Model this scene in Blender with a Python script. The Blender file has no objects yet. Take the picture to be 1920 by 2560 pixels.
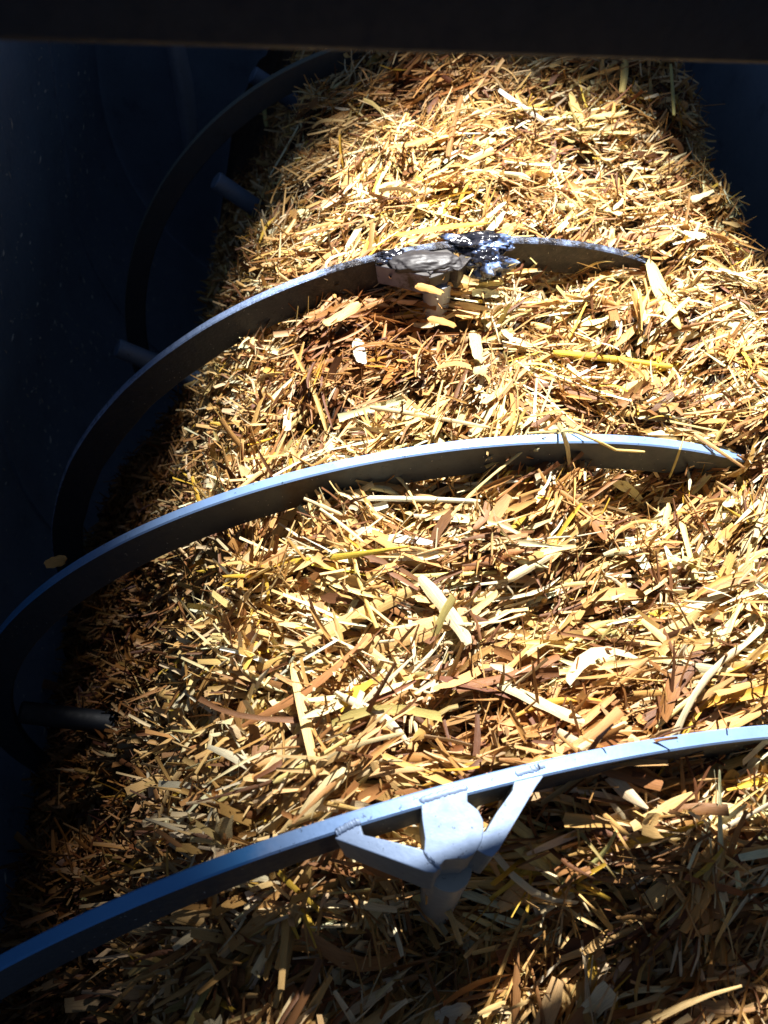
import bpy, math, random
import numpy as np
from mathutils import Vector, Matrix
S = bpy.context.scene
C = S.collection
R_ = math.radians
random.seed(7)
rng = np.random.default_rng(11)

# ------------------------------------------------------------------ camera
cd = bpy.data.cameras.new('camera'); cam = bpy.data.objects.new('camera', cd); C.objects.link(cam)
cd.sensor_fit = 'VERTICAL'; cd.sensor_height = 24; cd.lens = 19.88
cd.clip_start = .02; cd.clip_end = 50
M = Matrix(((0.983351, -0.051694, -0.17421), (-0.056788, 0.823247, -0.564836), (0.172616, 0.565325, 0.806605))).to_4x4()
M.translation = (0, 0, .65)
cam.matrix_world = M
cd.dof.use_dof = True; cd.dof.focus_distance = .92; cd.dof.aperture_fstop = 4.6
S.camera = cam
# ------------------------------------------------------------------ light
w = bpy.data.worlds.new('World'); S.world = w; w.use_nodes = True
bg = w.node_tree.nodes['Background']; bg.inputs['Color'].default_value = (.46, .64, 1, 1); bg.inputs['Strength'].default_value = .13

def spot(name, loc, aim, power, deg, blend, size, col, sx=1, sy=1, roll=0):
    l = bpy.data.lights.new(name, 'SPOT'); o = bpy.data.objects.new(name, l); C.objects.link(o)
    l.energy = power; l.spot_size = R_(deg); l.spot_blend = blend; l.shadow_soft_size = size; l.color = col
    d = (Vector(aim) - Vector(loc)).normalized()
    z = -d; y = Vector((0, 1, 0)); y = (y - z * y.dot(z)).normalized(); x = y.cross(z)
    m = Matrix((x, y, z)).transposed().to_4x4() @ Matrix.Rotation(roll, 4, 'Z')
    m.translation = loc
    o.matrix_world = m @ Matrix.Diagonal((sx, sy, 1, 1))
    return o
LAMP = spot('inspection_lamp', (.27, 1.26, 1.60), (.362, .70, -.07), 610, 46, .55, .018, (1, .975, .93), .645, 1.0)
S.view_settings.view_transform = 'Standard'; S.view_settings.look = 'None'
S.view_settings.exposure = 0; S.view_settings.gamma = 1; S.view_settings.use_curve_mapping = False
S.cycles.max_bounces = 6; S.cycles.diffuse_bounces = 3; S.cycles.use_denoising = True

# ------------------------------------------------------------------ materials
def mat(name):
    m = bpy.data.materials.new(name); m.use_nodes = True
    nt = m.node_tree; b = nt.nodes['Principled BSDF']
    return m, nt, b
def N(nt, t, **k):
    n = nt.nodes.new(t)
    for a, v in k.items():
        if a in n.inputs: n.inputs[a].default_value = v
        else: setattr(n, a, v)
    return n
def ramp(nt, src, stops):
    r = nt.nodes.new('ShaderNodeValToRGB'); nt.links.new(src, r.inputs[0])
    e = r.color_ramp.elements
    while len(e) < len(stops): e.new(.5)
    for q, (p, c) in zip(e, stops): q.position = p; q.color = (*c, 1) if len(c) == 3 else c
    return r
def noise(nt, scale, detail=4, rough=.6, vec=None):
    n = N(nt, 'ShaderNodeTexNoise'); n.inputs['Scale'].default_value = scale
    n.inputs['Detail'].default_value = detail; n.inputs['Roughness'].default_value = rough
    if vec is None:
        tc = nt.nodes.new('ShaderNodeTexCoord'); vec = tc.outputs['Object']
    nt.links.new(vec, n.inputs['Vector']); return n
def bump(nt, b, src, strength, dist=.002):
    q = nt.nodes.new('ShaderNodeBump'); q.inputs['Strength'].default_value = strength; q.inputs['Distance'].default_value = dist
    nt.links.new(src, q.inputs['Height']); nt.links.new(q.outputs[0], b.inputs['Normal'])

# painted steel with scratches and stains; mud = how much of it is caked
def steel(name, base, worn, mud=0., rough=.42, metal=.25):
    m, nt, b = mat(name)
    n1 = noise(nt, 9, 6, .65); n2 = noise(nt, 90, 5, .7)
    r1 = ramp(nt, n1.outputs[0], [(.35, base), (.62, tuple(.86 * v for v in base)), (.74, worn)])
    col = r1.outputs[0]
    n3 = noise(nt, 14, 8, .72)
    r3 = ramp(nt, n3.outputs[0], [(max(0, .62 - .4 * mud), (0, 0, 0)), (max(.02, .70 - .4 * mud), (1, 1, 1))])
    mx = nt.nodes.new('ShaderNodeMix'); mx.data_type = 'RGBA'
    nt.links.new(r3.outputs[0], mx.inputs[0]); nt.links.new(col, mx.inputs[6])
    mx.inputs[7].default_value = (.045, .036, .032, 1) if mud > .2 else (*[.6 * v for v in base], 1)
    nt.links.new(mx.outputs[2], b.inputs['Base Color'])
    n4 = noise(nt, 150, 3, .8); r4 = ramp(nt, n4.outputs[0], [(.64, (0, 0, 0)), (.68, (1, 1, 1))])
    m4 = nt.nodes.new('ShaderNodeMix'); m4.data_type = 'RGBA'; nt.links.new(r4.outputs[0], m4.inputs[0]); nt.links.new(mx.outputs[2], m4.inputs[6])
    m4.inputs[7].default_value = (*[.35 * v for v in base], 1); nt.links.new(m4.outputs[2], b.inputs['Base Color'])
    rr = ramp(nt, n2.outputs[0], [(.3, (rough - .1,) * 3), (.7, (rough + .16,) * 3)])
    nt.links.new(rr.outputs[0], b.inputs['Roughness']); b.inputs['Metallic'].default_value = metal
    bump(nt, b, n2.outputs[0], .25 + .5 * mud, .001 + .002 * mud)
    return m
def muddy(name, base, rough, metal, amount=.7):
    m = steel(name, base, tuple(v * .8 for v in base), .0, rough, metal)
    nt = m.node_tree; b = nt.nodes['Principled BSDF']
    src = b.inputs['Base Color'].links[0].from_socket
    tc = nt.nodes.new('ShaderNodeTexCoord'); sx = nt.nodes.new('ShaderNodeSeparateXYZ'); nt.links.new(tc.outputs['Object'], sx.inputs[0])
    gr = ramp(nt, sx.outputs[0], [(.02, (0, 0, 0)), (.12, (amount,) * 3), (.5, (amount - .08,) * 3)])
    nn = noise(nt, 26, 9, .78)
    ad = nt.nodes.new('ShaderNodeMath'); ad.operation = 'ADD'; nt.links.new(gr.outputs[0], ad.inputs[0]); nt.links.new(nn.outputs[0], ad.inputs[1])
    cut = ramp(nt, ad.outputs[0], [(.78, (0, 0, 0)), (1.0, (1, 1, 1))])
    dirt = ramp(nt, noise(nt, 70, 7, .75).outputs[0], [(.36, (.010, .010, .014)), (.58, (.040, .034, .034)), (.72, (.17, .14, .12))])
    mx = nt.nodes.new('ShaderNodeMix'); mx.data_type = 'RGBA'; nt.links.new(cut.outputs[0], mx.inputs[0]); nt.links.new(src, mx.inputs[6]); nt.links.new(dirt.outputs[0], mx.inputs[7])
    nt.links.new(mx.outputs[2], b.inputs['Base Color'])
    nb = noise(nt, 110, 6, .7); bump(nt, b, nb.outputs[0], .7, .004)
    return m
M_ribbon = steel('painted_steel', (.26, .42, .74), (.36, .44, .58), .02)
M_face = steel('shaded_face_steel', (.046, .055, .068), (.065, .068, .070), .04, rough=.5, metal=.2)  # face gets little direct light; that shade is painted into the colour
def blue_end(x0, x1):
    m = M_ribbon.copy(); m.name = 'blue_painted_end'; nt = m.node_tree; b = nt.nodes['Principled BSDF']; src = b.inputs['Base Color'].links[0].from_socket
    tc = nt.nodes.new('ShaderNodeTexCoord'); sx = nt.nodes.new('ShaderNodeSeparateXYZ'); nt.links.new(tc.outputs['Object'], sx.inputs[0])
    nn = noise(nt, 35, 6, .7); ma = nt.nodes.new('ShaderNodeMath'); ma.operation = 'MULTIPLY_ADD'; ma.inputs[1].default_value = .06; nt.links.new(nn.outputs[0], ma.inputs[0]); nt.links.new(sx.outputs[0], ma.inputs[2])
    mr = nt.nodes.new('ShaderNodeMapRange'); mr.inputs[1].default_value = x0 + .03; mr.inputs[2].default_value = x1 + .03; mr.inputs[3].default_value = 1; mr.inputs[4].default_value = 0
    nt.links.new(ma.outputs[0], mr.inputs[0]); mx = nt.nodes.new('ShaderNodeMix'); mx.data_type = 'RGBA'
    nt.links.new(mr.outputs[0], mx.inputs[0]); nt.links.new(src, mx.inputs[6]); mx.inputs[7].default_value = (.07, .27, .62, 1); nt.links.new(mx.outputs[2], b.inputs['Base Color'])
    return m
M_muddy = muddy('muddy_steel', (.34, .46, .74), .26, .3, .50)
M_mface = muddy('muddy_dark_face', (.034, .040, .052), .4, .2, .75)  # mud over the same painted face shade
M_post = steel('post_steel', (.44, .45, .42), (.34, .34, .30), .02)
M_dark = steel('dark_blue_wall', (.20, .28, .40), (.12, .17, .25), .05, rough=.5, metal=.0)
M_black = steel('black_crossbar', (.002, .004, .009), (.0015, .003, .007), .05, rough=.6, metal=0)
M_postB = steel('grey_post_steel', (.50, .54, .62), (.36, .36, .38), .02)
M_pin = steel('blue_arm_steel', (.11, .17, .28), (.07, .10, .17), .05)

m_mud, nt, b = mat('wet_mud_glints')
n1 = noise(nt, 30, 4, .55)
rr = ramp(nt, n1.outputs[0], [(.35, (.008, .009, .014)), (.53, (.022, .022, .032)), (.60, (.14, .22, .45)), (.70, (.55, .66, .88))])  # pale blue stops paint gloss highlights onto the black mud
nt.links.new(rr.outputs[0], b.inputs['Base Color']); b.inputs['Roughness'].default_value = .16; b.inputs['Specular IOR Level'].default_value = .9
bump(nt, b, n1.outputs[0], .8, .005)

# straw : colour of each piece in the 'tint' attribute, fibres from 'fib' (u along, v across, seed)
m_straw, nt, b = mat('straw')
at = nt.nodes.new('ShaderNodeAttribute'); at.attribute_name = 'tint'
af = nt.nodes.new('ShaderNodeAttribute'); af.attribute_name = 'fib'
mp = nt.nodes.new('ShaderNodeMapping'); mp.inputs['Scale'].default_value = (3, 22, 40)
nt.links.new(af.outputs['Vector'], mp.inputs['Vector'])
nf = noise(nt, 1, 3, .6, mp.outputs[0])
rf = ramp(nt, nf.outputs[0], [(.3, (.55, .46, .38)), (.5, (.95, .94, .92)), (.72, (1.12, 1.12, 1.08))])
mm = nt.nodes.new('ShaderNodeMix'); mm.data_type = 'RGBA'; mm.blend_type = 'MULTIPLY'; mm.inputs[0].default_value = 1
nt.links.new(at.outputs['Color'], mm.inputs[6]); nt.links.new(rf.outputs[0], mm.inputs[7])
nt.links.new(mm.outputs[2], b.inputs['Base Color'])
b.inputs['Roughness'].default_value = .5
b.inputs['Specular IOR Level'].default_value = .35
bump(nt, b, nf.outputs[0], .5, .0006)
# a little light comes through the thin pieces
tr = nt.nodes.new('ShaderNodeBsdfTranslucent'); nt.links.new(mm.outputs[2], tr.inputs['Color'])
ms = nt.nodes.new('ShaderNodeMixShader'); ms.inputs[0].default_value = .10
nt.links.new(b.outputs[0], ms.inputs[1]); nt.links.new(tr.outputs[0], ms.inputs[2])
nt.links.new(ms.outputs[0], nt.nodes['Material Output'].inputs['Surface'])

m_bed, nt, b = mat('matted_straw')
n1 = noise(nt, 120, 5, .7)
rr = ramp(nt, n1.outputs[0], [(.3, (.015, .009, .006)), (.6, (.06, .033, .016)), (.8, (.16, .09, .04))])
nt.links.new(rr.outputs[0], b.inputs['Base Color']); b.inputs['Roughness'].default_value = .8
bump(nt, b, n1.outputs[0], 1, .004)

# ------------------------------------------------------------------ helpers
def mesh_obj(name, v, f, m, parent=None, smooth=False):
    me = bpy.data.meshes.new(name); me.from_pydata([tuple(map(float, q)) for q in v], [], [tuple(int(i) for i in q) for q in f]); me.update()
    me.materials.append(m); o = bpy.data.objects.new(name, me); C.objects.link(o)
    if parent: o.parent = parent; o.matrix_parent_inverse = parent.matrix_world.inverted()
    if smooth:
        for p in me.polygons: p.use_smooth = True
    return o
def empty(name, loc, label, cat):
    o = bpy.data.objects.new(name, None); C.objects.link(o); o.location = loc; o.empty_display_size = .05
    o.matrix_world = Matrix.Translation(loc)
    o['label'] = label; o['category'] = cat; return o
def bevel(o, wd, seg=2):
    q = o.modifiers.new('b', 'BEVEL'); q.width = wd; q.segments = seg; q.limit_method = 'ANGLE'; q.angle_limit = R_(40)
    for p in o.data.polygons: p.use_smooth = True
    n = o.modifiers.new('w', 'WEIGHTED_NORMAL'); n.keep_sharp = False
    return o
def box(c, h):
    c = np.array(c); v = [c + np.array(h) * s for s in [(-1, -1, -1), (1, -1, -1), (1, 1, -1), (-1, 1, -1), (-1, -1, 1), (1, -1, 1), (1, 1, 1), (-1, 1, 1)]]
    return v, [(0, 3, 2, 1), (4, 5, 6, 7), (0, 1, 5, 4), (1, 2, 6, 5), (2, 3, 7, 6), (3, 0, 4, 7)]
def tube(a, b_, r0, r1=None, n=20, cap=True):
    a = Vector(a); b_ = Vector(b_); r1 = r0 if r1 is None else r1
    z = (b_ - a).normalized(); x = z.orthogonal().normalized(); y = z.cross(x); v = []; f = []
    for P, r in ((a, r0), (b_, r1)):
        for i in range(n):
            t = 2 * math.pi * i / n; v.append(P + (x * math.cos(t) + y * math.sin(t)) * r)
    for i in range(n): f.append((i, (i + 1) % n, n + (i + 1) % n, n + i))
    if cap: f += [tuple(range(n - 1, -1, -1)), tuple(range(n, 2 * n))]
    return v, f

# ------------------------------------------------------------------ the mixer housing
XC, ZC, RT = .32, -.62, .72
mx_ = empty('mixer_trough', (XC, 1.0, ZC - RT), 'dark blue steel trough wall and crossbar around the heap of straw', 'trough')
def wall_strip(pts, y0, y1, name, thick=.008):
    v = []; f = []; n = len(pts)
    ys = np.linspace(y0, y1, 5)
    P = np.array(pts); T = np.gradient(P, axis=0); T /= np.linalg.norm(T, axis=1)[:, None]; Nn = np.stack([-T[:, 1], T[:, 0]], 1)
    c = np.array([XC, -.3]); sg = np.sign(((P - c) * Nn).sum(1).mean()); O = P + Nn * sg * thick
    for y in ys:
        for q in P: v.append((q[0], y, q[1]))
        for q in O: v.append((q[0], y, q[1]))
    m = 2 * n
    for k in range(4):
        for i in range(n - 1):
            f.append((k * m + i, k * m + i + 1, (k + 1) * m + i + 1, (k + 1) * m + i))
            f.append((k * m + n + i, (k + 1) * m + n + i, (k + 1) * m + n + i + 1, k * m + n + i + 1))
        for i in (0, n - 1):
            f.append((k * m + i, (k + 1) * m + i, (k + 1) * m + n + i, k * m + n + i))
    return mesh_obj(name, v, f, M_dark, mx_, True)
arc = [(XC + RT * math.cos(t), ZC + RT * math.sin(t)) for t in np.linspace(math.pi, 1.5 * math.pi, 24)]
wall_strip([(XC - RT, .02), (XC - RT, -.2), (XC - RT, -.4)] + arc, -.5, 2.2, 'side_wall')
arc = [(XC + RT * math.cos(t), ZC + RT * math.sin(t)) for t in np.linspace(2 * math.pi, 1.5 * math.pi, 24)]
wall_strip([(XC + RT, .1), (XC + RT, -.2), (XC + RT, -.4)] + arc[:-1], -.5, 2.2, 'side_wall')
v, f = box((XC, 2.22, -.6), (RT + .03, .015, .9)); mesh_obj('end_wall', v, f, M_dark, mx_)
for ys_ in (1.72, .98, .35):
    v = []; f = []; ts = [(XC - RT, -.05), (XC - RT, -.35)] + [(XC + RT * math.cos(t), ZC + RT * math.sin(t)) for t in np.linspace(math.pi, 1.4 * math.pi, 20)]
    for (x_, z_) in ts:
        d_ = Vector((XC - x_, 0, (ZC if z_ < ZC else z_) - z_)).normalized()
        for dy_, h_ in ((-.010, -.002), (-.010, .006), (.010, .006), (.010, -.002)): v.append((x_ + d_.x * h_, ys_ + dy_, z_ + d_.z * h_))
    for i in range(len(ts) - 1):
        for j in range(3): f.append((i * 4 + j, i * 4 + j + 1, i * 4 + 5 + j, i * 4 + 4 + j))
    f += [(0, 1, 2, 3), tuple(4 * len(ts) - 4 + j for j in (3, 2, 1, 0))]
    mesh_obj('seam_strip', v, f, M_dark, mx_)
# ridge added on the end wall; its pale colour paints a reflection streak
v = []; f = []
K = 14
for i in range(K):
    t = i / (K - 1); z = -.3 - .53 * t; x = -.245 + .075 * math.sin(t * 1.5); hw = .012 + .020 * math.sin(math.pi * min(1, t * .9 + .1)) * (t + .25); dp = .05 * (1 - .8 * t ** 4)
    v += [(x - hw, 2.206, z), (x - hw * .3, 2.206 - dp, z), (x + hw * .5, 2.206 - dp, z), (x + hw, 2.206, z)]
for i in range(K - 1):
    for j in range(3): f.append((i * 4 + j, i * 4 + j + 1, i * 4 + 4 + j + 1, i * 4 + 4 + j))
f.append((0, 3, 2, 1)); f.append(tuple(4 * (K - 1) + j for j in range(4)))
M_streak = steel('streak_pale', (.55, .62, .75), (.4, .45, .55), .05)
mesh_obj('streak_ridge', v, f, M_streak, mx_, True)
# crossbar over the far end of the opening: its lower edge and its top edge seen from below the hatch
a = np.array((-.106, .364, .45)); b2 = np.array((.2764, .450, .45)); d = (b2 - a); d /= np.linalg.norm(d); n_ = np.array((-d[1], d[0], 0))
a = a - d * .4; b2 = b2 + d * .7
def bar(prof, name, m, wd):
    v = []; f = []; k = len(prof)
    for P in (a, b2):
        for (o, z) in prof: v.append(P + n_ * o + np.array((0, 0, z)))
    for i in range(k): f.append((i, (i + 1) % k, k + (i + 1) % k, k + i))
    f += [tuple(range(k - 1, -1, -1)), tuple(range(k, 2 * k))]
    return bevel(mesh_obj(name, v, f, m, mx_), wd)
bar([(0, 0), (.024, 0), (.024, .046), (0, .046)], 'crossbar', M_black, .004)
bar([(-.003, .048), (.026, .048), (.026, .053), (-.003, .053)], 'crossbar_lip', M_dark, .002)

# ------------------------------------------------------------------ the ribbon auger
# per flight: R, xc, zt, y0, k, k2  (centre line of the outer rim, theta from the crest)
FL = {'A': (.5484, .3231, -.0027, 1.4368, .1061, -.0007), 'B': (.6222, .3342, -.0038, .9029, .1102, .0147),
      'C': (.6793, .3264, .0056, .5641, .0792, .0255), 'D': (.6995, .2745, .0154, .2165, .1375, -.0335)}
W, T = .0471, .0128
def fpt(q, th, dr=0., dy=0.):
    R, xc, zt, y0, k, k2 = q
    return np.array([xc + (R - dr) * math.sin(th), y0 + k * th + k2 * th * th + dy, zt - R + (R - dr) * math.cos(th)])
aug = empty('ribbon_auger', (XC, .75, ZC), 'grey steel ribbon auger arching over the straw in four flights', 'auger')
def flight(key, t0, t1, m, wob=0.):
    q = FL[key]; n = 150; v = []; f = []; b_ = .0016
    for i in range(n + 1):
        th = t0 + (t1 - t0) * i / n
        dw = wob * (math.sin(th * 23) + .6 * math.sin(th * 51 + 1))
        pr = [(b_, 0), (0, -b_), (0, -T + b_), (b_, -T), (W - b_ + dw, -T), (W + dw, -T + b_), (W + dw, -b_), (W - b_ + dw, 0)]
        tp = .8 if key == 'A' else 1
        for dr, dy in pr: v.append(fpt(q, th, dr * tp + .5 * dw, dy + .4 * dw))
    for i in range(n):
        for j in range(8): f.append((i * 8 + j, i * 8 + (j + 1) % 8, i * 8 + 8 + (j + 1) % 8, i * 8 + 8 + j))
    f += [tuple(range(8)), tuple(range(n * 8 + 7, n * 8 - 1, -1))]
    o = mesh_obj('flight', v, f, m, aug, True)
    o.data.materials.append(M_mface if m is M_muddy else M_face)
    for i, p in enumerate(o.data.polygons):
        if i < n * 8 and i % 8 not in (0, 1, 2): p.material_index = 1
    e = o.modifiers.new('e', 'EDGE_SPLIT'); e.split_angle = R_(30)
    return o
M_far_shade = steel('far_shade_steel', (.12, .15, .145), (.08, .10, .09), .1, rough=.6)  # far flight fades in shade; that darkening is painted into this steel
flA = flight('A', -1.9, -.25, M_far_shade)
flB = flight('B', -2.2, .62, M_muddy, .0006)
flC = flight('C', -2.0, .62, M_ribbon)
M_smear = M_face.copy(); M_smear.name = 'smeared_dark_face'; nt = M_smear.node_tree; b = nt.nodes['Principled BSDF']
src = b.inputs['Base Color'].links[0].from_socket; tc = nt.nodes.new('ShaderNodeTexCoord'); sx = nt.nodes.new('ShaderNodeSeparateXYZ'); nt.links.new(tc.outputs['Object'], sx.inputs[0])
nn = noise(nt, 20, 5, .6); ma = nt.nodes.new('ShaderNodeMath'); ma.operation = 'MULTIPLY_ADD'; ma.inputs[1].default_value = .05; nt.links.new(nn.outputs[0], ma.inputs[0]); nt.links.new(sx.outputs[0], ma.inputs[2])
gr = ramp(nt, ma.outputs[0], [(.068, (0, 0, 0)), (.085, (.8, .8, .8)), (.100, (.6, .6, .6)), (.13, (0, 0, 0))])
mx2 = nt.nodes.new('ShaderNodeMix'); mx2.data_type = 'RGBA'; nt.links.new(gr.outputs[0], mx2.inputs[0]); nt.links.new(src, mx2.inputs[6]); mx2.inputs[7].default_value = (.055, .028, .012, 1)
nt.links.new(mx2.outputs[2], b.inputs['Base Color']); flC.data.materials[1] = M_smear
flD = flight('D', -1.9, .75, M_ribbon); flD.data.materials[0] = blue_end(.02, .045); flC.data.materials[0] = blue_end(-.22, -.14)
flB['label'] = 'flight caked with black mud around its joint'

# bracket: V of two flat bars, a cap plate over the radial post; drawn as (theta, y) on the rim of flight D
def curved_prism(pts, lift, depth, name, parent, m, q, dth=0., dy=0., mt=None, bv=.0012):
    """outline given as (theta, y) on the flight's rim; filled by triangles so that holes stay open"""
    import bmesh
    from mathutils.geometry import tessellate_polygon
    # subdivide the outline so that it follows the curve of the rim
    R, xc, zt = q[:3]
    def P(th, y, dr): return (xc + (R - dr) * math.sin(th + dth), y + dy, zt - R + (R - dr) * math.cos(th + dth))
    n = len(pts)
    tri = tessellate_polygon([[Vector((a * .7, b, 0)) for a, b in pts]])
    ar = sum(pts[i][0] * pts[(i + 1) % n][1] - pts[(i + 1) % n][0] * pts[i][1] for i in range(n))
    v = [P(a, b, -lift) for a, b in pts] + [P(a, b, depth) for a, b in pts]
    f = []; mi = []
    for t in tri:
        A = [Vector((*pts[i], 0)) for i in t]
        if (A[1] - A[0]).cross(A[2] - A[0]).z < 0: t = t[::-1]
        f.append(tuple(t)); mi.append(0); f.append(tuple(n + i for i in t[::-1])); mi.append(1)
    for i in range(n):
        j = (i + 1) % n; f.append((i, n + i, n + j, j) if ar > 0 else (j, n + j, n + i, i)); mi.append(1)
    o = mesh_obj(name, v, f, m, parent); o.data.materials.append(mt or m)
    for p, k in zip(o.data.polygons, mi): p.material_index = k
    bm = bmesh.new(); bm.from_mesh(o.data); bmesh.ops.dissolve_limit(bm, angle_limit=R_(2), verts=bm.verts, edges=bm.edges, delimit={'MATERIAL'}); bm.to_mesh(o.data); bm.free()
    return bevel(o, bv)
LS = [(-.2715, .1602), (-.262, .1690), (-.2425, .1700), (-.2395, .1615), (-.2080, .1552), (-.1800, .1490), (-.1720, .1462), (-.1640, .1400), (-.1605, .1345), (-.1659, .1313), (-.1760, .1322), (-.2200, .1450)]
RS = [(-.0288, .2070), (-.0640, .2010), (-.0670, .1980), (-.0720, .1885), (-.0925, .1728), (-.1073, .1590), (-.1230, .1560), (-.1240, .1475), (-.1100, .1415), (-.1037, .1402), (-.0960, .1450), (-.0450, .1905), (-.0310, .2010)]
CP = [(-.1752, .1800), (-.1755, .1700), (-.1740, .1560), (-.1765, .1450), (-.1715, .1390), (-.1640, .1352), (-.1590, .1368), (-.1549, .1398), (-.1430, .1402), (-.1320, .1397), (-.1230, .1430), (-.1175, .1469), (-.1125, .1530),
      (-.1098, .1600), (-.1092, .1668), (-.1130, .1740), (-.1200, .1785), (-.1240, .1810), (-.1225, .1900), (-.1480, .1870)]
def bracket(parent, q, m, mt, mp_, dth, dy, post_len=.3, dep=.060):
    curved_prism(LS, -.0006, dep, 'strut', parent, m, q, dth, dy, mt)
    curved_prism(RS, -.0006, dep - .001, 'strut', parent, m if parent is flD else M_mface, q, dth, dy, mt if parent is flD else M_mface)
    curved_prism(CP, .0003, dep - .008, 'cap_plate', parent, m, q, dth, dy, mt, .0007)
    for bpts in (((-.2700, .1640), (-.2560, .1690), (-.2430, .1720)), ((-.1760, .1835), (-.150, .1880), (-.1225, .1920)), ((-.1760, .1460), (-.1690, .1400), (-.1620, .1350)), ((-.0660, .2010), (-.0480, .2045), (-.0300, .2080))):
        A0 = np.array(bpts); Vb = []; Fb = []; nb = 28; R, xc, zt = q[:3]
        for i in range(nb + 1):
            t = i / nb; a_ = np.interp(t, [0, .5, 1], A0[:, 0]) + dth + rng.normal(0, .0006); b_ = np.interp(t, [0, .5, 1], A0[:, 1]) + dy + rng.normal(0, .0003)
            r = .0026 * (1 + .10 * math.sin(i * 1.9) + rng.normal(0, .06)) * (.4 if i in (0, nb) else 1)
            c = Vector((xc + R * math.sin(a_), b_, zt - R + R * math.cos(a_))); tv = Vector((.6, .8 if len(bpts) == 0 else .2, 0)).normalized()
            for k in range(8):
                g = k * math.pi / 4; Vb.append(c + Vector((-.35 * math.cos(g) * r, math.cos(g) * r, math.sin(g) * r * .42)))
        for i in range(nb):
            for k in range(8): Fb.append((i * 8 + k, i * 8 + (k + 1) % 8, i * 8 + 8 + (k + 1) % 8, i * 8 + 8 + k))
        Fb += [tuple(range(7, -1, -1)), tuple(range(nb * 8, nb * 8 + 8))]
        mesh_obj('weld_bead', Vb, Fb, m, parent, True)
    R, xc, zt = q[:3]; th = -.142 + dth
    def P(dr, t=0, y=0): return Vector((xc + (R - dr) * math.sin(th + t), (.145 if parent is flD else .151) + dy + y, zt - R + (R - dr) * math.cos(th + t)))
    v, f = tube(P(dep - .006), P(post_len, .0, -.004), .0180, .0170, 28)
    o = mesh_obj('post', v, f, mp_, parent, True); e = o.modifiers.new('e', 'EDGE_SPLIT'); e.split_angle = R_(50)
qB = FL['B']; qD = FL['D']
M_top = steel('bracket_paint', (.25, .34, .52), (.28, .35, .46), .10, rough=.5)
M_side = steel('bracket_side', (.26, .29, .30), (.20, .21, .20), .04, rough=.5)
M_lilac = steel('dusty_bracket', (.17, .17, .25), (.08, .08, .09), .25, rough=.5)
M_dustcap = steel('dusty_plate', (.085, .078, .075), (.15, .13, .11), .1, rough=.6)
M_cake = steel('caked_dust', (.038, .034, .036), (.065, .055, .05), .12, rough=.45, metal=0)
bracket(flD, qD, M_top, M_side, M_post, 0, 0)
thB = -.16
dB = fpt(qB, thB)[1] - fpt(qD, -.142)[1]
q2 = (qB[0] - .004,) + tuple(qB[1:2]) + (qB[2] - .004,) + tuple(qB[3:])
bracket(flB, q2, M_dustcap, M_lilac, M_postB, thB + .142, dB + .006, dep=.030)
FILL = [(-.2500, .1660), (-.2400, .1560), (-.1760, .1410), (-.1640, .1345), (-.1250, .1450), (-.0800, .1800), (-.0700, .1930), (-.1500, .1840)]
curved_prism(FILL, -.0035, .020, 'packed_dust', flB, M_dustcap, q2, thB + .142, dB + .002, M_dustcap)
# mud caked in and over that bracket
def blob(center, rad, name, m, parent, seed, sub=5, amp=.3):
    import bmesh
    bm = bmesh.new(); bmesh.ops.create_icosphere(bm, subdivisions=sub, radius=1)
    from mathutils import noise as mn
    for q in bm.verts:
        p = q.co.copy(); d = 1 + amp * mn.fractal(p * 1.7 + Vector((seed, 0, 0)), .9, 2.1, 5)
        q.co = Vector((p.x * rad[0] * d, p.y * rad[1] * d, p.z * rad[2] * d))
    me = bpy.data.meshes.new(name); bm.to_mesh(me); bm.free(); me.materials.append(m)
    for p in me.polygons: p.use_smooth = True
    o = bpy.data.objects.new(name, me); C.objects.link(o); o.matrix_world = Matrix.Translation(center) @ Matrix.Rotation(thB, 4, 'Y')
    if parent: o.parent = parent; o.matrix_parent_inverse = parent.matrix_world.inverted()
    return o
def onB(dx, dy, dz): p = Vector(fpt(qB, thB + dx / .62, -dz)); p.y += dy; return p
blob(onB(-.018, -.030, -.006), (.046, .020, .011), 'mud_cake', M_cake, flB, 21, amp=.16)
blob(onB(.052, -.012, .000), (.046, .016, .010), 'mud_cake', m_mud, flB, 3, amp=.5)
blob(onB(.062, -.030, -.018), (.034, .018, .020), 'mud_cake', m_mud, flB, 8, amp=.5)
blob(onB(-.058, -.010, -.004), (.022, .010, .007), 'mud_cake', m_mud, flB, 12, amp=.5)

# stub arms of the shaft seen at the left behind the flights
for tip, dr in (((-.008, 1.505, -.166), (.86, 0, -.45)), ((-.058, 1.243, -.207), (.80, 0, -.52)), ((-.195, .991, -.353), (.86, 0, -.42)), ((-.2750, .46, -.53), (.93, 0, -.30))):
    d_ = Vector(dr).normalized(); t_ = Vector(tip)
    low = tip[1] < .5
    v, f = tube(t_, t_ + d_ * (.13 if low else .36), .015, .016, 24)
    o = bevel(mesh_obj('arm', v, f, M_black if low else M_pin, aug), .003)  # lowest arm's shade is painted in by the near-black material

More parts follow.
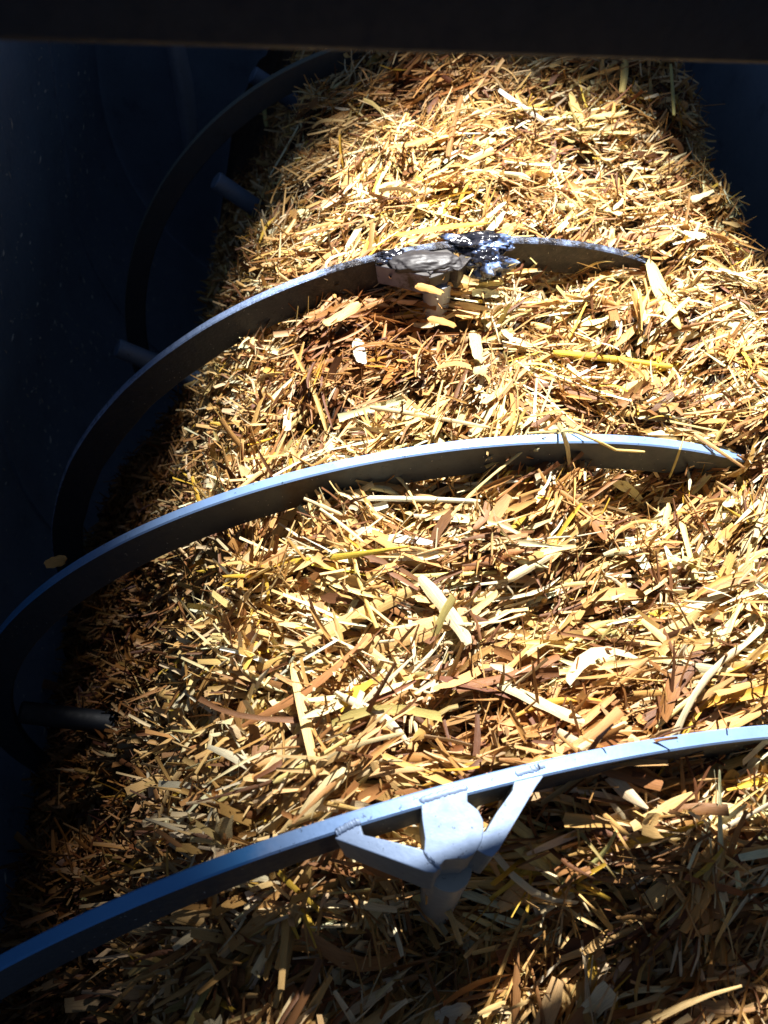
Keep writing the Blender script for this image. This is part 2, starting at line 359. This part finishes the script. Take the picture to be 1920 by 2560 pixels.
# ------------------------------------------------------------------ straw surface
KX = np.array([-.6, -.30, -.22, -.14, -.09, -.045, 0, .1, .2, .3, .45, .52, .6, .68, .75, .82, .9, 1.0, 1.2])
KZ = np.array([-1.1, -.95, -.66, -.54, -.43, -.25, -.145, -.088, -.066, -.058, -.058, -.045, -.022, -.03, -.075, -.16, -.3, -.45, -.6])
def grid_noise(seed, cell):
    g = np.random.default_rng(seed).normal(0, 1, (128, 128))
    def fn(x, y):
        u = np.asarray(x) / cell + 40; v = np.asarray(y) / cell + 20
        i = np.floor(u).astype(int); j = np.floor(v).astype(int); a = u - i; b = v - j
        a = a * a * (3 - 2 * a); b = b * b * (3 - 2 * b); i %= 127; j %= 127
        return (g[i, j] * (1 - a) * (1 - b) + g[i + 1, j] * a * (1 - b) + g[i, j + 1] * (1 - a) * b + g[i + 1, j + 1] * a * b)
    return fn
n_d, n_p = grid_noise(6, .13), grid_noise(7, .055)
n_a, n_b, n_c, n_o, n_t = grid_noise(1, .11), grid_noise(2, .045), grid_noise(3, .02), grid_noise(4, .07), grid_noise(5, .06)
def gauss(x, y, cx, cy, sx, sy): return np.exp(-((x - cx) / sx) ** 2 - ((y - cy) / sy) ** 2)
def surf(x, y, fine=True):
    x = np.asarray(x, float); y = np.asarray(y, float)
    xs = x - np.interp(y, [0, .4, .8, 1.1, 1.5], [0, .008, .018, .045, .115]) * np.clip((.4 - x) / .3, 0, 1) + np.interp(y, [.7, 1.1, 1.5], [0, .01, .055]) * np.clip((x - .45) / .2, 0, 1)
    z = np.interp(xs, KX, KZ)
    z = z - .080 * gauss(x, y, .21, .075, .12, .09) - .10 * gauss(x, y, .205, .115, .05, .045)            # hollow below the near bracket
    z = z - .060 * np.clip((.15 - y) / .12, 0, 1)
    z = z - .065 * gauss(x, y, .25, .79, .09, .06)            # hollow below the muddy joint
    for q_, x0, x1, dp in ((FL['C'], .34, .60, .042), (FL['B'], .30, .55, .046)):     # furrow ploughed in front of each flight
        th = np.arcsin(np.clip((x - q_[1]) / q_[0], -.95, .95)); yf = q_[3] + q_[4] * th + q_[5] * th * th - T - .028
        z = z - dp * np.exp(-((y - yf) / .034) ** 2) * np.clip((x - x0) / .08, 0, 1) * np.clip((x1 + .03 - x) / .03, 0, 1)
    z = z + .055 * np.exp(-((y - 1.45) / .13) ** 2) * np.clip((x - .05) / .12, 0, 1)
    z = z + .020 * gauss(x, y, .25, .98, .25, .05)
    z = z - .02 * np.clip((y - 1.3), 0, 1) - .7 * np.clip((y - 1.02) / .30, 0, 1) * np.clip((-.05 - x) / .08, 0, 1)
    z = z + .017 * n_a(x, y) + (.015 * n_b(x, y) + .008 * n_c(x, y) - .050 * np.clip(n_p(x, y) - .7, 0, 1) if fine else 0)
    return z

# many pieces in one go. each piece: centre, axis, width vector, normal, sizes, colour
def pieces(P, ax, wd, L, Wd, curl, bend, twist, taper, col, seg=3):
    n = len(P); nm = np.cross(ax, wd)
    V = np.zeros((n, seg + 1, 3, 3)); FB = np.zeros((n, seg + 1, 3, 3)); sd = rng.uniform(0, 50, n)
    for i in range(seg + 1):
        t = i / seg; s = t - .5
        tw = twist * s; ct, st = np.cos(tw)[:, None], np.sin(tw)[:, None]
        w2 = wd * ct + nm * st; n2 = nm * ct - wd * st
        prof = (1 - taper * (2 * abs(s)) ** 2.2 - (.25 * taper * (t))) * rng.uniform(.72, 1.12, n)
        c = P + ax * (L * s)[:, None] + nm * (bend * L * (.25 - s * s) * 1.)[:, None] + wd * (bend * .5 * L * np.sin(s * 3 + sd))[:, None]
        for j, a in enumerate((-.5, 0, .5)):
            V[:, i, j] = c + w2 * (a * Wd * np.maximum(prof, .08))[:, None] + n2 * ((curl * Wd) * (0 if j != 1 else 1))[:, None]
            FB[:, i, j] = np.stack([L * t * 25, a * Wd / .006 + sd, sd], 1)
    base = (np.arange(n) * (seg + 1) * 3)[:, None]
    q = []
    for i in range(seg):
        for j in range(2):
            k = i * 3 + j; q.append([k, k + 1, k + 4, k + 3])
    q = np.array(q).reshape(-1)
    F = (base + q[None]).reshape(-1, 4)
    CO = np.repeat(col[:, None], (seg + 1) * 3, 1).reshape(-1, 3)
    return V.reshape(-1, 3), F, CO, FB.reshape(-1, 3)
def fill_mesh(name, V, F, CO, FB, m):
    me = bpy.data.meshes.new(name)
    me.vertices.add(len(V)); me.vertices.foreach_set('co', V.astype(np.float32).ravel())
    me.loops.add(F.size); me.loops.foreach_set('vertex_index', F.astype(np.int32).ravel())
    me.polygons.add(len(F)); me.polygons.foreach_set('loop_start', np.arange(0, F.size, 4, dtype=np.int32))
    me.update(calc_edges=True)
    a = me.attributes.new('tint', 'FLOAT_COLOR', 'POINT'); a.data.foreach_set('color', np.concatenate([CO, np.ones((len(CO), 1))], 1).astype(np.float32).ravel())
    a = me.attributes.new('fib', 'FLOAT_VECTOR', 'POINT'); a.data.foreach_set('vector', FB.astype(np.float32).ravel())
    me.materials.append(m); return me
def snormal(x, y):
    e = .012; dx = (surf(x + e, y, False) - surf(x - e, y, False)) / (2 * e); dy = (surf(x, y + e, False) - surf(x, y - e, False)) / (2 * e)
    n = np.stack([-dx, -dy, np.ones_like(dx)], 1); return n / np.linalg.norm(n, axis=1)[:, None]
PAL = np.array([[.70, .45, .17], [.79, .57, .27], [.84, .69, .43], [.53, .31, .11], [.34, .17, .065], [.74, .49, .07], [.86, .77, .56], [.18, .08, .035], [.55, .46, .19]])
PW = np.array([.16, .20, .17, .13, .11, .03, .10, .07, .03])
def scatter(n, xr, yr, Lr, Wr, up, tiltsd, seg=3, curl=(.0, .35), bendsd=.16, tap=(.0, .9), bundle=1, light=1.):
    x = rng.uniform(*xr, n); y = rng.uniform(*yr, n)
    nrm = snormal(x, y)
    ang = np.where(rng.random(n) < .76, rng.normal(.34, .28, n) + .52 * n_o(x, y), rng.uniform(-math.pi, math.pi, n))
    if bundle > 1:
        k = np.arange(n) // bundle; ang = ang[k * bundle] + rng.normal(0, .07, n)
        x0, y0 = x[k * bundle], y[k * bundle]; jl = rng.normal(0, .006, n); jw = rng.normal(0, .0035, n)
        x = x0 + np.cos(ang) * jl - np.sin(ang) * jw; y = y0 + np.sin(ang) * jl + np.cos(ang) * jw
    t = np.stack([np.cos(ang), np.sin(ang), np.zeros(n)], 1)
    t -= nrm * (t * nrm).sum(1)[:, None]; t /= np.linalg.norm(t, axis=1)[:, None]
    b = np.cross(nrm, t)
    tl = rng.normal(0, tiltsd, n)[:, None]; ax = t * np.cos(tl) + nrm * np.sin(tl); n1 = nrm * np.cos(tl) - t * np.sin(tl)
    rl = rng.normal(0, .55, n)[:, None]; wd = b * np.cos(rl) + n1 * np.sin(rl)
    L = np.exp(rng.uniform(math.log(Lr[0]), math.log(Lr[1]), n)); Wd = np.exp(rng.uniform(math.log(Wr[0]), math.log(Wr[1]), n))
    z = surf(x, y); off = rng.uniform(*up, n)
    near = 1 + .48 * np.clip((.75 - y) / .6, 0, 1); L = L * near; Wd = Wd * near * 1.42; L = L * 1.06
    P = np.stack([x, y, z], 1) + nrm * off[:, None]
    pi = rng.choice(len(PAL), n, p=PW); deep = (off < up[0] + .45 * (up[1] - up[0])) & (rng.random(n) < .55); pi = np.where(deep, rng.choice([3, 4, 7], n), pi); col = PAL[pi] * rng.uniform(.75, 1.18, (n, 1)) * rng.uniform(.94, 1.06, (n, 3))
    if bundle > 1: col = PAL[pi[k * bundle]] * rng.uniform(.8, 1.15, (n, 1))
    col = col * light
    damp_shade = np.clip(.5 * n_d(x, y) + .75 * gauss(x, y, .08, .72, .16, .13) + np.clip((-.04 - x) / .08, 0, 1) * .9 + .40 * np.clip((.14 - y) / .06, 0, 1), 0, 1)[:, None]  # wet patches, plus shade of left flank and foreground painted into the colour
    col = col * (1 - damp_shade * np.array([.42, .60, .72]))
    col = col * (1 - .45 * np.clip((-.05 - x) / .06, 0, 1))[:, None]          # left flank shade painted into the straw colour
    col = col * np.array([.98, .95, .88])
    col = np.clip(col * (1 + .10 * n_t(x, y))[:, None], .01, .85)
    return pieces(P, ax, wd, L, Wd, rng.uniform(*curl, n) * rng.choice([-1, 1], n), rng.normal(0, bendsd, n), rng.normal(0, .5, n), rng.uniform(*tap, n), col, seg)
parts = []
XR, YR = (-.26, 1.0), (-.15, 1.75)
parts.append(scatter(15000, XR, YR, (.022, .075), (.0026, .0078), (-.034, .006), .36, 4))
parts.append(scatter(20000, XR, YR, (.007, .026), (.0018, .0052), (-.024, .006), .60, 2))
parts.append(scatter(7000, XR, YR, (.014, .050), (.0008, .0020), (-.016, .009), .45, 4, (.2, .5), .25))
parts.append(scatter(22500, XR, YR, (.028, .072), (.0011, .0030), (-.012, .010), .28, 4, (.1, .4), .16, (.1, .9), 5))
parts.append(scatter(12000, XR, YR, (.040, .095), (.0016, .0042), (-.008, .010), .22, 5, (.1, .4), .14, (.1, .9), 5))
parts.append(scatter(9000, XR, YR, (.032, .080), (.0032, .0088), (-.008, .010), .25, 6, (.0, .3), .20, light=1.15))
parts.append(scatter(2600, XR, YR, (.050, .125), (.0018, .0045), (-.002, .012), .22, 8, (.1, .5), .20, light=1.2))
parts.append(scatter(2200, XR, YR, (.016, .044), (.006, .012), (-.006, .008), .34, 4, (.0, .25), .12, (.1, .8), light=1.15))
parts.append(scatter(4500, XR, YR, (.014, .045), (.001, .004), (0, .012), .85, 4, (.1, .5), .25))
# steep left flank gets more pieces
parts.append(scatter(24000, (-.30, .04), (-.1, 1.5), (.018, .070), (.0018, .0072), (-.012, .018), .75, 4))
# base sheet
gx = np.arange(-.5, 1.14, .008); gy = np.arange(-.4, 2.19, .010); GX, GY = np.meshgrid(gx, gy, indexing='ij')
BZ = surf(GX, GY) - .012; nx, ny = len(gx), len(gy)
ii = (np.arange(nx - 1)[:, None] * ny + np.arange(ny - 1)[None]).ravel()
BF = np.stack([ii, ii + ny, ii + ny + 1, ii + 1], 1); BV = np.stack([GX, GY, BZ], -1).reshape(-1, 3)
Vs = [BV]; Fs = [BF]; Cs = [np.full((len(BV), 3), .1)]; Bs = [np.zeros((len(BV), 3))]; off = len(BV)
for V, F, CO, FB in parts:
    Vs.append(V); Fs.append(F + off); Cs.append(CO); Bs.append(FB); off += len(V)
me = fill_mesh('chopped_straw', np.concatenate(Vs), np.concatenate(Fs), np.concatenate(Cs), np.concatenate(Bs), m_straw)
me.materials.append(m_bed)
mi = np.zeros(len(me.polygons), np.int32); mi[:len(BF)] = 1; me.polygons.foreach_set('material_index', mi)
me.update()
straw = bpy.data.objects.new('chopped_straw', me); C.objects.link(straw)
straw['kind'] = 'stuff'; straw['label'] = 'golden chopped straw heaped under the steel ribbon auger'; straw['category'] = 'straw'
print('straw faces', len(me.polygons))

# ---- separate pieces of straw that stand out, each a thing of its own
PIECES = [
('flat_straw', [(-0.0359, 0.5095, -0.2196), (0.0006, 0.4871, -0.1637), (0.0667, 0.4589, -0.1075), (0.1109, 0.4326, -0.0472), (0.158, 0.407, 0.0184)], 0.0086, 'Y', 'long thin yellow blade lying flat below the middle of the smooth steel flight'),
('flat_straw', [(0.062, 0.3412, -0.087), (0.0678, 0.3036, -0.0795), (0.0744, 0.2638, -0.0714), (0.0786, 0.2224, -0.0622)], 0.0116, 'P', 'broad pale yellow blade standing nearly upright in the heap left of the centre'),
('straw_chip', [(0.0622, 0.3456, -0.0792), (0.1074, 0.3719, -0.0682), (0.1429, 0.387, -0.0614), (0.1809, 0.404, -0.0508)], 0.0133, 'T', 'long tan strip slanting up to the right in the middle of the heap'),
('straw_chip', [(0.1281, 0.3498, -0.0785), (0.1576, 0.3581, -0.0769), (0.1937, 0.3718, -0.0695), (0.2323, 0.3823, -0.0609)], 0.0197, 'T', 'broad frayed tan chip with split fibres near the centre of the heap'),
('straw_chip', [(0.1831, 0.4188, -0.0555), (0.2061, 0.3868, -0.0569), (0.228, 0.3483, -0.0598)], 0.0135, 'C', 'cream chip crossing over the broad frayed tan chip'),
('straw_stalk', [(0.12, 0.5118, -0.0588), (0.1635, 0.5123, -0.0554), (0.2071, 0.5099, -0.0513), (0.2536, 0.5063, -0.0443)], 0.0068, 'W', 'white straight stalk lying level just under the smooth steel flight'),
('flat_straw', [(0.1826, 0.9009, -0.0236), (0.2102, 0.9034, -0.0098), (0.2611, 0.8979, 0.0032), (0.3002, 0.8952, 0.0188)], 0.0082, 'Y', 'yellow blade lying just behind the mud caked joint of the flight'),
('straw_stalk', [(0.3751, 0.7363, -0.0426), (0.4183, 0.7435, -0.0495), (0.4648, 0.748, -0.0551), (0.5383, 0.74, -0.0517)], 0.0093, 'Y', 'straight yellow stalk between the muddy flight and the smooth flight'),
('flat_straw', [(0.5401, 0.9182, -0.0269), (0.5461, 0.8671, -0.0347), (0.547, 0.8269, -0.0309), (0.55, 0.7835, -0.0279)], 0.0208, 'P', 'wide pale blade hanging down at the buried right end of the muddy flight'),
('straw_chip', [(0.142, 0.7851, -0.0953), (0.142, 0.7568, -0.0873), (0.143, 0.7283, -0.079)], 0.0149, 'W', 'short white chip standing below the left side of the muddy joint'),
('straw_chip', [(0.2963, 0.8134, -0.0894), (0.2792, 0.7439, -0.0481), (0.2617, 0.674, -0.0067)], 0.0158, 'C', 'short cream square chip right of the post under the muddy joint'),
('straw_chip', [(0.1302, 0.2385, -0.0631), (0.1507, 0.231, -0.084), (0.1799, 0.2177, -0.104)], 0.0188, 'T', 'wide tan chip pointing down at the near flight just left of its cap plate'),
('straw_chip', [(0.0367, 0.2789, -0.117), (0.0343, 0.251, -0.1132), (0.0309, 0.2192, -0.1098)], 0.0158, 'R', 'reddish brown upright chip left of the near bracket'),
('straw_chip', [(0.2507, 0.3102, -0.0611), (0.2794, 0.2853, -0.0437), (0.3115, 0.2575, -0.0235)], 0.0109, 'C', 'cream strip slanting down to the right above the near flight'),
('straw_stalk', [(0.4774, 0.491, -0.0409), (0.474, 0.4531, -0.0391), (0.4705, 0.416, -0.0354)], 0.0088, 'P', 'pale stalk standing in the heap below the right end of the smooth flight'),
('straw_stalk', [(0.2688, 0.4113, -0.0425), (0.3094, 0.4363, -0.0434), (0.3496, 0.4612, -0.0423)], 0.0094, 'C', 'cream stalk slanting up to the right below the smooth flight'),
('straw_stalk', [(0.3835, 0.2579, -0.0344), (0.4088, 0.2749, -0.0303), (0.4365, 0.2915, -0.0238)], 0.0063, 'P', 'pale yellow stalk slanting up close above the right of the near flight'),
('straw_chip', [(0.2464, 0.1737, -0.0755), (0.2674, 0.1606, -0.0826), (0.292, 0.1409, -0.0888)], 0.0119, 'P', 'pale chip resting just right of the near bracket'),
('straw_stalk', [(0.2912, 0.1395, -0.0872), (0.3144, 0.1508, -0.0624), (0.3202, 0.1585, -0.045), (0.3227, 0.1673, -0.0285)], 0.005, 'G', 'curved olive stalk beside the pale chip right of the near bracket'),
('straw_chip', [(0.0424, 0.0961, -0.1893), (0.0557, 0.1132, -0.1541), (0.0689, 0.1354, -0.1171)], 0.015, 'T', 'broad dim tan leaf leaning in the shade below the near flight'),
('straw_chip', [(-0.045, 0.1096, -0.2384), (-0.0089, 0.0959, -0.1951), (0.0292, 0.0853, -0.1498)], 0.0168, 'R', 'wide brown leaf lying in the dark at the lower left'),
('straw_chip', [(0.1893, 0.1417, -0.1661), (0.2015, 0.1389, -0.1695), (0.2158, 0.1351, -0.1724)], 0.0135, 'W', 'small white bean shaped chip under the post of the near bracket'),
('straw_chip', [(0.1966, 0.0502, -0.1936), (0.2109, 0.0539, -0.1908), (0.2273, 0.0579, -0.1872)], 0.0155, 'W', 'white chip at the very bottom of the heap in the shade'),
('straw_chip', [(-0.1886, 0.2571, -0.5686), (-0.1703, 0.2389, -0.5409), (-0.1482, 0.2198, -0.5135)], 0.0198, 'G', 'pale green chip alone in the dark left of the near flight'),
('straw_stalk', [(0.2926, 0.0888, -0.1746), (0.3195, 0.0995, -0.1581), (0.3476, 0.1047, -0.1404)], 0.0108, 'P', 'thick pale stalk in the shade below the right of the near bracket'),
('straw_chip', [(-0.3787, 0.7065, -1.0019), (-0.3044, 0.6405, -0.8667), (-0.2265, 0.5686, -0.733)], 0.0167, 'R', 'brown strip lying in the dark hollow at the far left'),
('straw_chip', [(0.3389, 0.1155, -0.1427), (0.334, 0.0963, -0.1516), (0.3284, 0.0809, -0.1599)], 0.0166, 'T', 'dim tan leaf end on beside the thick pale stalk in the shade'),
('straw_stalk', [(0.3671, 1.2587, -0.0039), (0.3999, 1.2337, -0.0094), (0.435, 1.207, -0.0141)], 0.0113, 'W', 'white straight stalk slanting down in the far part of the heap'),
('flat_straw', [(0.4901, 1.2888, -0.0055), (0.4906, 1.2419, -0.0065), (0.4936, 1.1943, -0.0057)], 0.0144, 'P', 'short pale blade right of the white stalk in the far part of the heap'),
('straw_stalk', [(0.2807, 1.119, -0.0391), (0.2934, 1.1865, -0.0277), (0.3101, 1.251, -0.0173)], 0.0097, 'R', 'brown stick standing in the far part of the heap'),
('straw_stalk', [(0.5757, 1.3326, 0.0325), (0.5673, 1.294, 0.0275), (0.5574, 1.2546, 0.0204)], 0.0131, 'P', 'pale upright stalk just under the black crossbar'),
('straw_stalk', [(0.6461, 1.3202, 0.0434), (0.6356, 1.2562, 0.0359), (0.6236, 1.1927, 0.03)], 0.0065, 'G', 'thin yellow green stalk standing against the dark wall on the right flank'),
('straw_stalk', [(0.0207, 1.9535, -0.4102), (0.0187, 1.863, -0.4145), (0.0275, 1.7684, -0.4231)], 0.0115, 'G', 'thin yellow green stalk standing against the farthest flight'),
('straw_chip', [(0.4052, 0.3519, -0.0399), (0.4237, 0.3575, -0.0399), (0.4554, 0.3737, -0.0251)], 0.01, 'T', 'tan strip slanting up at the right of the heap above the near flight'),
('straw_chip', [(0.4031, 0.3269, -0.0336), (0.4355, 0.3157, -0.0283), (0.4703, 0.3064, -0.0185)], 0.0087, 'C', 'long cream strip lying level at the right of the heap'),
('straw_stalk', [(0.2955, 0.2288, -0.0099), (0.3255, 0.2459, -0.0237), (0.3572, 0.2626, -0.0361)], 0.0073, 'C', 'cream stalk lying just behind the rim of the near flight right of its bracket'),
('straw_chip', [(-0.0981, 0.3737, -0.4681), (-0.0604, 0.3241, -0.3357), (-0.0209, 0.2805, -0.2004)], 0.0127, 'C', 'cream strip lying level at the lower left of the lit heap'),
('straw_stalk', [(0.0451, 0.2248, -0.0824), (0.0796, 0.2404, -0.069), (0.1101, 0.2557, -0.054)], 0.0052, 'P', 'thin pale stalk crossing behind the upright yellow blade'),
('straw_chip', [(-0.0652, 0.2663, -0.3315), (-0.0422, 0.2271, -0.2366), (-0.0189, 0.1904, -0.1404)], 0.011, 'O', 'orange tan chip slanting down behind the left part of the near flight'),
('straw_chip', [(0.2405, 0.4714, -0.0429), (0.2535, 0.4828, -0.04), (0.258, 0.4996, -0.0361)], 0.0076, 'R', 'brown curled strip standing below the end of the white level stalk'),
('straw_stalk', [(0.1498, 0.6579, -0.0792), (0.2108, 0.6204, -0.0456), (0.2654, 0.5792, -0.0108)], 0.0062, 'C', 'thin cream stalk slanting gently behind the middle of the smooth flight'),
('straw_chip', [(-0.0146, 0.7961, -0.2209), (-0.0011, 0.7382, -0.1868), (0.0168, 0.6797, -0.1525)], 0.0143, 'W', 'white strip slanting down in the brown straw left below the muddy flight'),
('straw_chip', [(0.0974, 0.7845, -0.0742), (0.1201, 0.7988, -0.0694), (0.1418, 0.8146, -0.0621)], 0.0126, 'T', 'tan chip slanting up at the left foot of the muddy joint'),
('straw_stalk', [(-0.0835, 0.4234, -0.4272), (-0.043, 0.379, -0.2812), (-0.0067, 0.3344, -0.1337)], 0.0078, 'Y', 'yellow stalk at the left edge of the lit heap'),
('straw_chip', [(0.2064, 0.8186, -0.03), (0.2224, 0.8178, -0.031), (0.2417, 0.8147, -0.034)], 0.0097, 'O', 'small tan chip caught against the post under the muddy joint'),
('straw_chip', [(-0.212, 0.527, -0.245), (-0.2012, 0.5295, -0.242), (-0.1887, 0.5314, -0.238)], 0.0129, 'O', 'tan tuft caught on the rim at the far left of the smooth flight'),
('straw_chip', [(0.2267, 0.7944, -0.06), (0.2452, 0.7956, -0.062), (0.264, 0.7931, -0.066)], 0.0099, 'O', 'orange tan chip lying across the foot of the post of the muddy joint'),
('straw_stalk', [(0.3011, 0.5659, 0.0005), (0.3492, 0.5674, 0.0084), (0.3706, 0.5508, 0.0139), (0.3994, 0.5544, -0.0032), (0.4358, 0.5588, -0.0081)], 0.0039, 'P', 'bent stalk draped over the smooth steel flight with its kinked end on the face'),
('straw_stalk', [(0.3335, 0.5754, 0.0086), (0.3265, 0.5456, 0.0284), (0.3401, 0.5469, 0.0055), (0.3598, 0.5493, -0.0381)], 0.0054, 'C', 'short cream stalk hanging straight down the face of the smooth flight'),
('straw_stalk', [(0.4894, 0.5846, -0.0093), (0.4783, 0.5647, -0.0047), (0.4862, 0.5656, -0.0341), (0.4921, 0.5665, -0.06)], 0.0036, 'G', 'thin dark olive stalk hanging down the right face of the smooth flight'),
('straw_stalk', [(0.5108, 0.5979, -0.0174), (0.5294, 0.5862, -0.0211), (0.5478, 0.5748, -0.0243), (0.587, 0.5806, -0.0514)], 0.0058, 'T', 'short tan stalk lying across the rim at the right end of the smooth flight'),
]
COLS = {'O': (.58, .30, .09), 'Y': (.84, .58, .08), 'P': (.80, .64, .24), 'T': (.66, .43, .17), 'C': (.70, .58, .33), 'W': (.72, .66, .52), 'R': (.36, .17, .07), 'G': (.56, .52, .20)}
GROUP = {'flat_straw': 'broad straw blades lying on the heap', 'straw_chip': 'large straw chips lying on the heap', 'straw_stalk': 'long straw stalks lying on the heap'}
CATS = {'flat_straw': 'straw', 'straw_chip': 'chip', 'straw_stalk': 'stalk'}
for name, pts, wdt, ck, lab in PIECES:
    P = [Vector(q) for q in pts]
    # resample as a smooth curve
    n = 16; Q = []
    seglen = [0]
    for i in range(1, len(P)): seglen.append(seglen[-1] + (P[i] - P[i - 1]).length)
    Lt = seglen[-1]
    X = np.array([list(q) for q in P]); kink = 'draped' in lab or 'hanging' in lab
    for i in range(n + 1):
        t = Lt * i / n
        if kink: q = [np.interp(t, seglen, X[:, k]) for k in range(3)]
        else:
            co = [np.polyval(np.polyfit(seglen, X[:, k], min(2, len(P) - 1)), t) for k in range(3)]; q = co
        Q.append(Vector(q))
    up0 = Vector((0, -.35, 1)).normalized() if not kink else Vector((0, -1, .6)).normalized()
    V = []; F = []; K = 6; FBs = []; sd = rng.uniform(0, 50)
    hang = wdt < .006
    for i, q in enumerate(Q):
        t = i / n; d = (Q[min(i + 1, n)] - Q[max(i - 1, 0)]).normalized()
        sdv = d.cross(up0).normalized(); up = sdv.cross(d).normalized()
        if name == 'flat_straw': pr = math.sin(math.pi * min(1, .06 + .94 * t) ** .8) ** .55 if 0 < t < 1 else .12
        elif name == 'straw_chip': pr = 1 - .25 * abs(2 * t - 1) ** 3 + .07 * math.sin(t * 17 + sd)
        else: pr = 1 - .25 * t + .04 * math.sin(t * 11 + sd)
        if i in (0, n): pr *= .72
        a_ = .25 * math.sin(t * 3 + sd); s2 = sdv * math.cos(a_) + up * math.sin(a_); u2 = up * math.cos(a_) - sdv * math.sin(a_)
        hw = wdt * .5 * max(pr, .1); cr = wdt * (.28 if name == 'straw_stalk' else .10); th_ = .0006
        for (sx_, ux_) in ((-1, 0), (-.45, cr * .8), (.1, cr), (.55, cr * .7), (1, .0), (0, -th_ + cr * .25)):
            jag = rng.uniform(-.002, .002) if (i in (0, n) and name == 'straw_chip') else 0
            V.append(q + s2 * hw * sx_ + u2 * ux_ + d * jag); FBs.append((Lt * t * 25, hw * sx_ / .006 + sd, sd))
    for i in range(n):
        for j in range(K): F.append((i * K + j, i * K + (j + 1) % K, (i + 1) * K + (j + 1) % K, (i + 1) * K + j))
    F += [tuple(range(K - 1, -1, -1)), tuple(range(n * K, n * K + K))]
    o = mesh_obj(name, V, F, m_straw)
    o.data.update()
    a = o.data.attributes.new('tint', 'FLOAT_COLOR', 'POINT'); c = [min(.9, k * rng.uniform(.93, 1.05)) for k in COLS[ck]] + [1]
    a.data.foreach_set('color', np.tile(c, len(V)).astype(np.float32))
    a = o.data.attributes.new('fib', 'FLOAT_VECTOR', 'POINT'); a.data.foreach_set('vector', np.array(FBs, np.float32).ravel())
    o['label'] = lab; o['category'] = CATS[name]; o['group'] = GROUP[name]

# fine chaff stuck to the walls and to the flights
V = []; F = []
def fleck(c, nrm, sz):
    nrm = Vector(nrm).normalized(); a = nrm.orthogonal().normalized(); b_ = nrm.cross(a); an = rng.uniform(0, 6.28)
    a, b_ = a * math.cos(an) + b_ * math.sin(an), b_ * math.cos(an) - a * math.sin(an)
    i = len(V); l = sz * rng.uniform(.8, 2.6); c = Vector(c) + nrm * .0005
    V.extend([c - a * l, c - b_ * sz * .4, c + a * l, c + b_ * sz * .4, c + nrm * sz * .4]); F.extend([(i, i + 1, i + 4), (i + 1, i + 2, i + 4), (i + 2, i + 3, i + 4), (i + 3, i, i + 4)])
for k in range(2200):
    y = rng.uniform(.2, 2.1); t = rng.uniform(math.pi * .85, 1.32 * math.pi)
    if t < math.pi: c = (XC - RT, y, ZC + (math.pi - t) * .9); nr = (1, 0, 0)
    else: c = (XC + RT * math.cos(t), y, ZC + RT * math.sin(t)); nr = (-math.cos(t), 0, -math.sin(t))
    fleck(c, nr, rng.uniform(.0008, .0028) * (.8 if rng.random() < .7 else 1.7))
for k in range(260):
    key = 'BCD'[rng.integers(3)]; th = rng.uniform(-1.3, .4); dr = rng.uniform(.004, W - .004)
    fleck(fpt(FL[key], th, dr, -T), (0, -1, 0), rng.uniform(.0003, .0008))
o = mesh_obj('chaff_dust', V, F, m_straw)
a = o.data.attributes.new('tint', 'FLOAT_COLOR', 'POINT'); a.data.foreach_set('color', np.tile([.7, .68, .62, 1], len(V)).astype(np.float32))
a = o.data.attributes.new('fib', 'FLOAT_VECTOR', 'POINT')
o['kind'] = 'stuff'; o['label'] = 'fine pale chaff dust sticking to the dark walls and flights'; o['category'] = 'dust'
